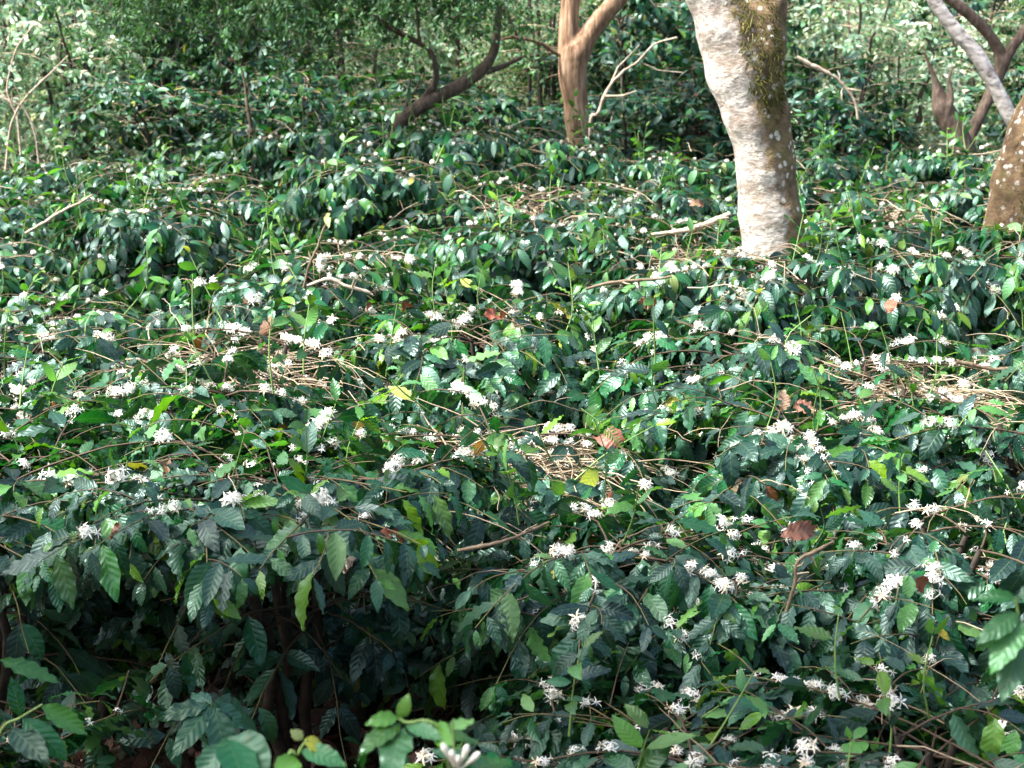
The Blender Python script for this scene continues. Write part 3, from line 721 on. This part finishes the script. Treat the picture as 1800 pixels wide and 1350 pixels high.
# --- mossy trunk at the right edge
Ye = 9.2
e0 = atY(1775, 390, Ye)
te = empty('tree', (e0.x, Ye, 0), 'leaning brown mossy trunk with pale lichen flecks at the right edge', 'tree')
er = limb(Ye, [(1782, 385, 112), (1800, 300, 106), (1830, 210, 100), (1870, 110, 92), (1905, 0, 84), (1960, -160, 74), (2000, -380, 56), (2010, -600, 36)])
M_b2 = bark('shaded_mossy_bark', 'lichen', (er[0][0] - .5, er[4][0] - .5, er[0][2], er[4][2]), .75)  # lowered value puts this trunk's shade into its bark colour
fused('trunk', [(down(er, 1.3), 50)], M_b2, .016, te, seed=9)
moss(te, [(p[0] + .02, p[1], p[2], p[3]) for p in er[:4]], 6, 500, .06)
crown('crown', te, (e0.x + 1.6, Ye + .6, 5.6), (1.4, 1.4, .7), 42, M_fine, 30, .09)

# --- forked orange tree
Yf = 13.4
f0 = atY(1015, 250, Yf)
tf = empty('tree', (f0.x, Yf, 0), 'slim smooth orange brown tree forking into two limbs, left of the big trunk', 'tree')
M_b3 = bark('orange_bark', 'orange')
fm = limb(Yf, [(1016, 250, 36), (1012, 190, 42), (1006, 130, 46), (1012, 95, 50), (1036, 60, 36), (1062, 25, 32), (1088, -5, 30), (1125, -60, 27), (1180, -150, 22), (1230, -260, 14)])
fl = limb(Yf, [(1004, 150, 30), (1000, 90, 30), (1003, 40, 26), (1006, 0, 25), (1004, -60, 22), (990, -160, 18), (980, -280, 12)])
fl2 = limb(Yf, [(996, 140, 22), (990, 90, 20), (991, 40, 18), (993, -5, 17), (985, -80, 15), (970, -170, 10)], [.06] * 6)
fused('trunk', [(down(fm, 1.2), 50), (fl, 30), (fl2, 26)], M_b3, .013, tf, seed=12, smooth=3)
fused('branch', [(limb(Yf, [(1000, 105, 8), (975, 92, 8), (955, 78, 8), (930, 70, 7), (900, 66, 6), (870, 72, 4)], [0, -.05, -.1, -.2, -.2, -.2]), 24)], M_b3, .008, tf, seed=13, sides=8, smooth=2)
crown('crown', tf, (f0.x - 1.5, 15.2, 5.6), (3.6, 1.5, .5), 43, M_fine, 190, .085)  # crown above the view, placed and widened to shade the shrubs behind

# --- leaning dark tree with the arching limb and hanging fine leaves
Yl = 12.9
l0 = atY(690, 230, Yl)
tl = empty('tree', (l0.x, Yl, 0), 'dark leaning tree with an arching limb and fine leaves hanging across the top', 'tree')
M_b4 = bark('dark_bark', 'dark')
lm = limb(Yl, [(690, 232, 24), (725, 196, 27), (765, 172, 28), (810, 150, 26), (845, 125, 22), (864, 100, 19), (872, 70, 16), (876, 30, 14), (884, -30, 13), (900, -120, 10)])
la = limb(Yl, [(735, 188, 16), (752, 165, 15), (765, 145, 13), (765, 112, 10), (752, 85, 10), (725, 70, 11), (690, 50, 11), (655, 30, 12), (600, 18, 9), (545, 14, 8), (500, 4, 6), (450, -20, 4)], [0, 0, -.05, -.1, -.1, -.1, -.1, -.1, -.1, -.1, -.1, -.1])
lb = limb(Yl, [(740, 78, 7), (735, 55, 6), (736, 30, 6), (730, 8, 5), (722, -30, 4)], [-.1] * 5)
lc = limb(Yl, [(855, 126, 12), (885, 116, 9), (915, 102, 8), (950, 96, 5)])
fused('trunk', [(down(lm, 1.2), 50)], M_b4, .011, tl, seed=15, sides=10, smooth=2)
for r_, k in ((la, 50), (lb, 14), (lc, 16)): fused('branch', [(r_, k)], M_b4, .0075, tl, seed=16 + k, sides=8, smooth=2)
crown('crown', tl, (atY(450, -10, 12.6).x, 12.4, 2.60), (1.75, .9, .34), 44, M_fine, 120, .055, .5, .34, (0, .7))
crown('crown', tl, (atY(720, -20, 12.6).x, 12.7, 2.62), (.95, .7, .32), 45, M_fine, 60, .055, .5, .34, (0, .7))

# --- thin brown sapling at left
Ys = 13.7; s0 = atY(441, 270, Ys)
ts = empty('sapling', (s0.x, Ys, 0), 'thin straight brown sapling standing in the shrubs at upper left', 'sapling')
sr = limb(Ys, [(442, 266, 10), (441, 220, 9), (434, 180, 7), (431, 150, 5), (422, 112, 3)])
fused('trunk', [(down(sr, 1.2), 24)], M_b4, .008, ts, seed=31, sides=8, smooth=2)
crown('crown', ts, (s0.x, Ys + .2, 2.5), (.5, .5, .25), 46, M_fine, 9, .06)

# --- pale leaning limbs at upper right
Yr = 13.0; r0 = atY(1720, 245, Yr)
M_b5 = bark('white_bark', 'white')
t5 = empty('tree', (atY(1790, 240, Yr).x, Yr, 0), 'smooth whitish leaning limb sweeping up to the left at upper right', 'tree')
wl = limb(Yr, [(1800, 250, 30), (1776, 205, 28), (1748, 150, 27), (1716, 95, 28), (1685, 60, 27), (1658, 25, 26), (1632, -15, 24), (1585, -90, 20), (1540, -190, 14)])
fused('trunk', [(down(wl, 1.2), 44)], M_b5, .012, t5, seed=21, smooth=3)
crown('crown', t5, (atY(1560, -200, Yr).x, Yr + .3, 3.6), (1.1, 1., .4), 47, M_fine, 16, .07)
Y6 = 13.6
t6 = empty('tree', (atY(1700, 245, Y6).x, Y6, 0), 'dull brown forked tree crossing behind the whitish limb at upper right', 'tree')
bl = limb(Y6, [(1704, 250, 22), (1722, 205, 22), (1742, 165, 24), (1756, 130, 24), (1775, 90, 20), (1800, 55, 18), (1840, -10, 15), (1880, -100, 10)])
br = limb(Y6, [(1754, 130, 20), (1758, 98, 20), (1744, 68, 20), (1718, 38, 20), (1690, 14, 20), (1655, -12, 18), (1600, -60, 13)])
fused('trunk', [(down(bl, 1.2), 40), (br, 30)], M_b4, .011, t6, seed=23, sides=10, smooth=3)
crown('crown', t6, (atY(1860, -100, Y6).x, Y6 + .2, 3.4), (1.2, 1., .4), 48, M_fine, 16, .07)
# --- knobbly stump
Y7 = 13.2; t7 = empty('tree_stump', (atY(1668, 240, Y7).x, Y7, 0), 'short knobbly brown stump with a thin twig rising from it, right of the big trunk', 'tree stump')
st_ = limb(Y7, [(1686, 246, 40), (1670, 215, 37), (1657, 190, 36), (1650, 165, 24), (1643, 138, 10), (1624, 90, 5)])
s2 = limb(Y7, [(1664, 200, 16), (1672, 170, 11), (1668, 140, 7), (1676, 115, 4)], [-.04] * 4)
fused('trunk', [(down(st_, 1.2), 30), (s2, 18)], M_b4, .009, t7, seed=25, sides=10, smooth=2)
# --- thin pale branches standing free
def free_branch(label, Y, rows, mat, cat='branch', name='bare_branch', dY=None, vox=.006, n=34):
    r_ = limb(Y, rows, dY); x, y, z, r = r_[0]
    o = empty(name, (x, y, z), label, cat)
    p = spline(r_, n); rng = np.random.default_rng(int(abs(rows[0][0]))); p[1:-1, :3] += np.cumsum(rng.normal(0, r * .16, (n - 2, 3)), 0) * np.sin(np.linspace(0, math.pi, n - 2))[:, None]; p[:, 3] *= rng.uniform(.8, 1.2, n)
    ps = [(p[:, :3], p[:, 3])]; ln = np.linalg.norm(p[-1, :3] - p[0, :3])
    for k in range(4):                                      # short side twigs
        j = int(rng.integers(n // 4, n - 4)); d = rng.normal(0, 1, 3) + nrm(p[j + 2, :3] - p[j, :3]) * 1.2
        q = np.array([p[j, :3], p[j, :3] + nrm(d) * ln * .07, p[j, :3] + nrm(d + rng.normal(0, .4, 3)) * ln * rng.uniform(.12, .2)]); ps.append((q, p[j, 3] * np.array([.55, .45, .25])))
    me = tubes_mesh('wood', ps, mat, 7); c = link('wood', me, o); c.location = (-x, -y, -z)
    return o
free_branch('slender pale sapling leaning right, just behind the forked orange tree', 14.0, [(1030, 640, 9), (1036, 250, 8), (1052, 200, 7), (1068, 160, 6), (1092, 130, 5), (1120, 110, 4.5), (1150, 78, 4), (1190, 66, 3)], M_pbr, 'sapling', 'sapling')
free_branch('broken pale branch hanging above the shrubs right of the big trunk', 14.2, [(1400, 100, 8), (1428, 116, 9), (1452, 128, 7), (1480, 150, 5), (1502, 180, 5), (1508, 210, 4)], M_pbr)
free_branch('long dead pale branch lying on the bushes left of the big trunk', 8.9, [(1145, 412, 5), (1185, 408, 9), (1225, 402, 12), (1255, 390, 12), (1282, 376, 9)], M_pbr, name='dead_branch', dY=[0, -.02, -.04, 0, .05])
free_branch('upright bent bare twig poking out of the bushes left of centre', 7.2, [(534, 505, 4), (543, 465, 5), (556, 430, 5), (563, 410, 4), (573, 394, 3)], M_twig, 'twig', 'bare_twig')
free_branch('straight slanting pale twig with white blossoms near the left edge', 8.6, [(45, 410, 5), (75, 392, 6), (108, 370, 6), (140, 354, 5), (163, 342, 3)], M_pbr, 'twig', 'bare_twig')
free_branch('long tan twig lying right of centre, pointing at the pale trunk', 7.4, [(1030, 508, 5), (1070, 498, 6), (1110, 494, 6), (1150, 491, 5), (1180, 486, 4)], M_twig, 'twig', 'bare_twig')
free_branch('forked greyish twig lying left of centre below the upright bent twig', 7.1, [(540, 502, 4), (575, 492, 7), (605, 504, 7), (640, 514, 6), (655, 518, 4)], M_pbr, 'twig', 'bare_twig')
free_branch('curved orange tan branch crossing the bush in the lower middle', 4.0, [(805, 968, 7), (850, 958, 8), (890, 948, 7), (930, 932, 6), (965, 918, 5)], M_twig, 'branch', 'bare_branch', [0, -.02, 0, .05, .1])
free_branch('pale curved bare branch rising at lower right between wavy leaves', 4.0, [(1382, 1075, 6), (1398, 1025, 7), (1402, 985, 7), (1430, 970, 7), (1465, 952, 5)], M_twig, 'branch', 'bare_branch')
free_branch('brown dead stick hanging at the right edge under the twig strip', 6.4, [(1680, 636, 10), (1720, 642, 7), (1760, 648, 7), (1810, 646, 5)], M_twig, 'branch', 'bare_branch')
for k, rows in enumerate([[(10, 300, 5), (20, 220, 4), (50, 165, 3.5), (95, 120, 3), (120, 98, 2)], [(38, 290, 4), (30, 210, 4), (12, 160, 3.5), (28, 90, 3), (60, 42, 2)], [(70, 300, 4), (62, 240, 3.5), (40, 190, 3), (2, 172, 2.5)]]):
    lab = ['dry pale stem arching right among the shrubs at the left border', 'upright bent dry stem at the left border', 'dry stem bending left to the border, lowest of the three'][k]
    free_branch(lab, 13.2 + .1 * k, rows, M_pbr, 'stem', 'dry_stem')

# ------------------------------------------------------------------ big dead leaves caught on the bushes
def dead_leaf(px, py, Y, ln, wr, ang, tone, curl, label, cat='dead leaf', name='dead_leaf', up=(0, -.8, .7), mat=None, group='large dead leaves caught on the bushes'):
    p = atY(px, py, Y); rng = np.random.default_rng(int(px + py)); a = R(ang)
    D = np.array([[math.cos(a), 0.1, math.sin(a)]]); c = -nrm(D)[0] * ln / 2
    me = leaf_mesh(name, np.array([c]), D, np.array([up]), np.array([ln * .9]), np.array([ln * wr * .8]), [curl * 1.5 + .3], [tone], mat or M_dead, rng, True, 2.6)
    o = link(name, me); o.location = p; tag(o, label, cat, group); return o
dead_leaf(705, 934, 4.08, .155, .36, 2, .15, .5, 'large rusty brown dead leaf lying flat in the lower middle', up=(0, -.45, .9))
dead_leaf(1065, 764, 4.78, .12, .72, 160, .6, .6, 'broad pinkish brown dead leaf with the bright fern tip across it')
dead_leaf(720, 550, 6.4, .12, .5, -70, .1, 1.4, 'curled dark red dead leaf just above centre left, below the bare branches')
dead_leaf(876, 545, 6.5, .13, .5, 20, .35, 1.2, 'curled orange brown dead leaf under the bare branches above the centre')
dead_leaf(885, 560, 6.45, .07, .5, -80, .3, .8, 'small orange dead leaf hanging beneath the curled orange brown one')
dead_leaf(1150, 545, 6.6, .13, .45, -75, .05, 1.1, 'drooping dark brown dead leaf right of the bare branches above the centre')
dead_leaf(1125, 540, 6.7, .10, .45, -110, .2, 1.1, 'narrow reddish dead leaf left of the drooping dark brown one')
dead_leaf(468, 568, 6.15, .13, .45, 75, .2, .5, 'upright brown dead leaf standing in the large twig heap')
dead_leaf(350, 900, 4.25, .12, .5, 15, .3, .9, 'brown dead leaf tucked under the bush at lower left')
dead_leaf(1420, 925, 4.2, .16, .4, 20, .7, .7, 'long pinkish brown dead leaf right of the lower middle')
dead_leaf(1380, 700, 5.7, .10, .6, 80, .85, .5, 'pale papery dead leaf standing in the right twig heap')
dead_leaf(1425, 710, 5.65, .13, .6, 10, .75, .5, 'broad beige dead leaf lying below the right twig heap')
dead_leaf(1232, 352, 8.6, .14, .45, 25, .6, .9, 'tan dead leaf caught left of the big pale trunk')
dead_leaf(1568, 530, 6.9, .11, .6, 70, .3, .9, 'brown dead leaf behind the blossoms right of the big pale trunk')
dead_leaf(1635, 1030, 3.95, .09, .6, -30, .25, .8, 'small brown dead leaf under blossoms at lower right')
dead_leaf(655, 545, 6.5, .09, .45, -60, .0, 1.2, 'shrivelled dark dead leaf left of the curled dark red one')
# rolled withered leaf on the near left bush
dead_leaf(207, 955, 3.95, .075, .7, -85, .8, 2.2, 'withered curled yellowish leaf tip drooping at lower left', 'withered leaf', 'withered_leaf', group=None)

# fern tip
def fern(px, py, Y, label):
    p = atY(px, py, Y); rng = np.random.default_rng(2); o = empty('fern_frond', p, label, 'fern')
    ax = spline([(-.07, 0, .06), (0, -.02, .01), (.05, -.03, -.05)], 16)
    link('midrib', tubes_mesh('midrib', [(ax, np.linspace(.002, .0006, 16))], M_green, 4), o)
    P, D, N, L = [], [], [], []
    for i in range(1, 16):
        t = ax[min(i + 1, 15)] - ax[i - 1]
        for s in (-1, 1):
            P.append(ax[i]); D.append(nrm(t) * .5 + np.array([-.5, -.2, -.8]) * s * -1 * .8); N.append((0, -1, .3)); L.append(.045 * (1 - i / 17) + .006)
    L = np.array(L); link('leaflets', leaf_mesh('leaflets', P, D, N, L, L * .22, [.2] * len(P), [.82] * len(P), M_leaf, rng, False), o)
fern(1062, 752, 4.7, 'bright green fern tip lying over the broad brown dead leaf')

# ------------------------------------------------------------------ near out-of-focus shoots
def shoot(label, Y, stem_rows, leaves, buds=(), seed=1, tone=.75):
    rng = np.random.default_rng(seed); r_ = limb(Y, stem_rows); x, y, z, _ = r_[0]
    o = empty('coffee_shoot', (x, y, 0), label, 'coffee shoot'); off = Vector((-x, -y, 0))
    lo = [(x, y, 0, .006), (x, y, z * .5, .005)] + r_
    p = spline(lo, 30); c = link('stem', tubes_mesh('stem', [(p[:, :3], np.minimum(p[:, 3], .005))], M_green, 6), o); c.location = off
    for (px, py, tx, ty, wr, tn, dy) in leaves:                 # base pixel, tip pixel
        a = atY(px, py, Y); b = atY(tx, ty, Y + dy); d = b - a; l = d.length * 1.06
        me = leaf_mesh('leaf', np.array([[0, 0, 0.]]), np.array([list(d + Vector((0, 0, l * .22)))]), np.array([(rng.normal(0, .25), -.55, .8)]), np.array([l]), np.array([l * wr]), [.55], [tn], M_leaf, rng, True, 1.2)
        c = link('leaf', me, o); c.location = a + off
    for (px, py, tx, ty) in buds:
        a = atY(px, py, Y); b = atY(tx, ty, Y - .01); q = spline([tuple(a), tuple((a * .55 + b * .45)), tuple(a * .2 + b * .8), tuple(b)], 7)
        c = link('flower_bud', tubes_mesh('flower_bud', [(q, np.array([.0013, .0017, .0028, .0042, .005, .0036, .0006]))], M_petal, 7), o); c.location = off
shoot('blurred bright green shoot with white buds at the bottom edge, centre left', 2.15,
      [(790, 1360, 7), (700, 1262, 6)],
      [(700, 1262, 728, 1232, .55, .86, 0), (700, 1262, 645, 1275, .45, .78, -.02), (705, 1272, 632, 1330, .38, .70, -.06), (712, 1275, 772, 1300, .42, .62, -.03), (705, 1280, 690, 1372, .42, .62, -.1)],
      (), 3)
shoot('blurred shoot with a fan of long white flower buds at the bottom edge', 2.1,
      [(805, 1420, 7), (800, 1350, 6), (795, 1268, 5)],
      [(797, 1285, 830, 1264, .5, .84, .05), (797, 1300, 838, 1300, .5, .70, .08), (798, 1310, 745, 1288, .4, .76, .06), (812, 1372, 900, 1335, .45, .5, .1)],
      [(798, 1348, 777, 1306), (800, 1350, 793, 1318), (803, 1352, 806, 1328), (806, 1352, 823, 1308), (808, 1354, 844, 1322)], 4)
shoot('blurred leafy shoot with small yellow tip leaves at the bottom, left of the white buds', 2.25,
      [(505, 1400, 7), (525, 1325, 6), (540, 1300, 4)],
      [(532, 1300, 512, 1284, .75, .935, 0), (535, 1300, 568, 1320, .7, .93, 0), (520, 1330, 490, 1372, .7, .74, -.05), (530, 1318, 600, 1352, .5, .60, -.03)], (), 5)
shoot('blurred dark green shoot with one broad leaf at the bottom left', 2.4,
      [(400, 1420, 7), (398, 1300, 6)],
      [(392, 1300, 470, 1370, .72, .60, -.05), (398, 1298, 440, 1400, .5, .5, -.1), (396, 1305, 350, 1380, .5, .45, -.05)], (), 6)
shoot('arching leafy shoot in front of the dark hollow at lower left', 3.3,
      [(385, 1440, 5), (378, 1350, 5), (372, 1236, 4)],
      [(370, 1238, 280, 1272, .36, .45, -.05), (372, 1240, 312, 1335, .34, .40, -.1), (374, 1242, 400, 1345, .42, .55, -.08), (374, 1236, 425, 1290, .45, .5, 0), (372, 1236, 330, 1222, .4, .3, .05), (378, 1232, 470, 1300, .4, .15, .1)], (), 7)
shoot('big blurred bright green shoot at the right edge', 2.3,
      [(1830, 1420, 8), (1810, 1200, 7), (1785, 1050, 5)],
      [(1785, 1052, 1712, 1056, .36, .60, 0), (1790, 1075, 1735, 1140, .36, .64, -.05), (1795, 1090, 1752, 1185, .40, .69, -.06), (1800, 1120, 1762, 1225, .42, .62, -.06), (1790, 1050, 1850, 1030, .5, .6, 0), (1800, 1180, 1850, 1260, .5, .7, 0)], (), 8)
shoot('slender shoot with paired wavy leaves at the left edge near the bottom', 3.0,
      [(-20, 1420, 6), (0, 1290, 6), (35, 1262, 5), (75, 1238, 4)],
      [(72, 1240, 148, 1298, .36, .70, 0), (40, 1262, 105, 1340, .40, .45, -.05), (36, 1260, 20, 1195, .40, .5, 0), (0, 1160, 95, 1215, .30, .65, 0), (20, 1280, 70, 1345, .4, .3, -.1)], (), 9)
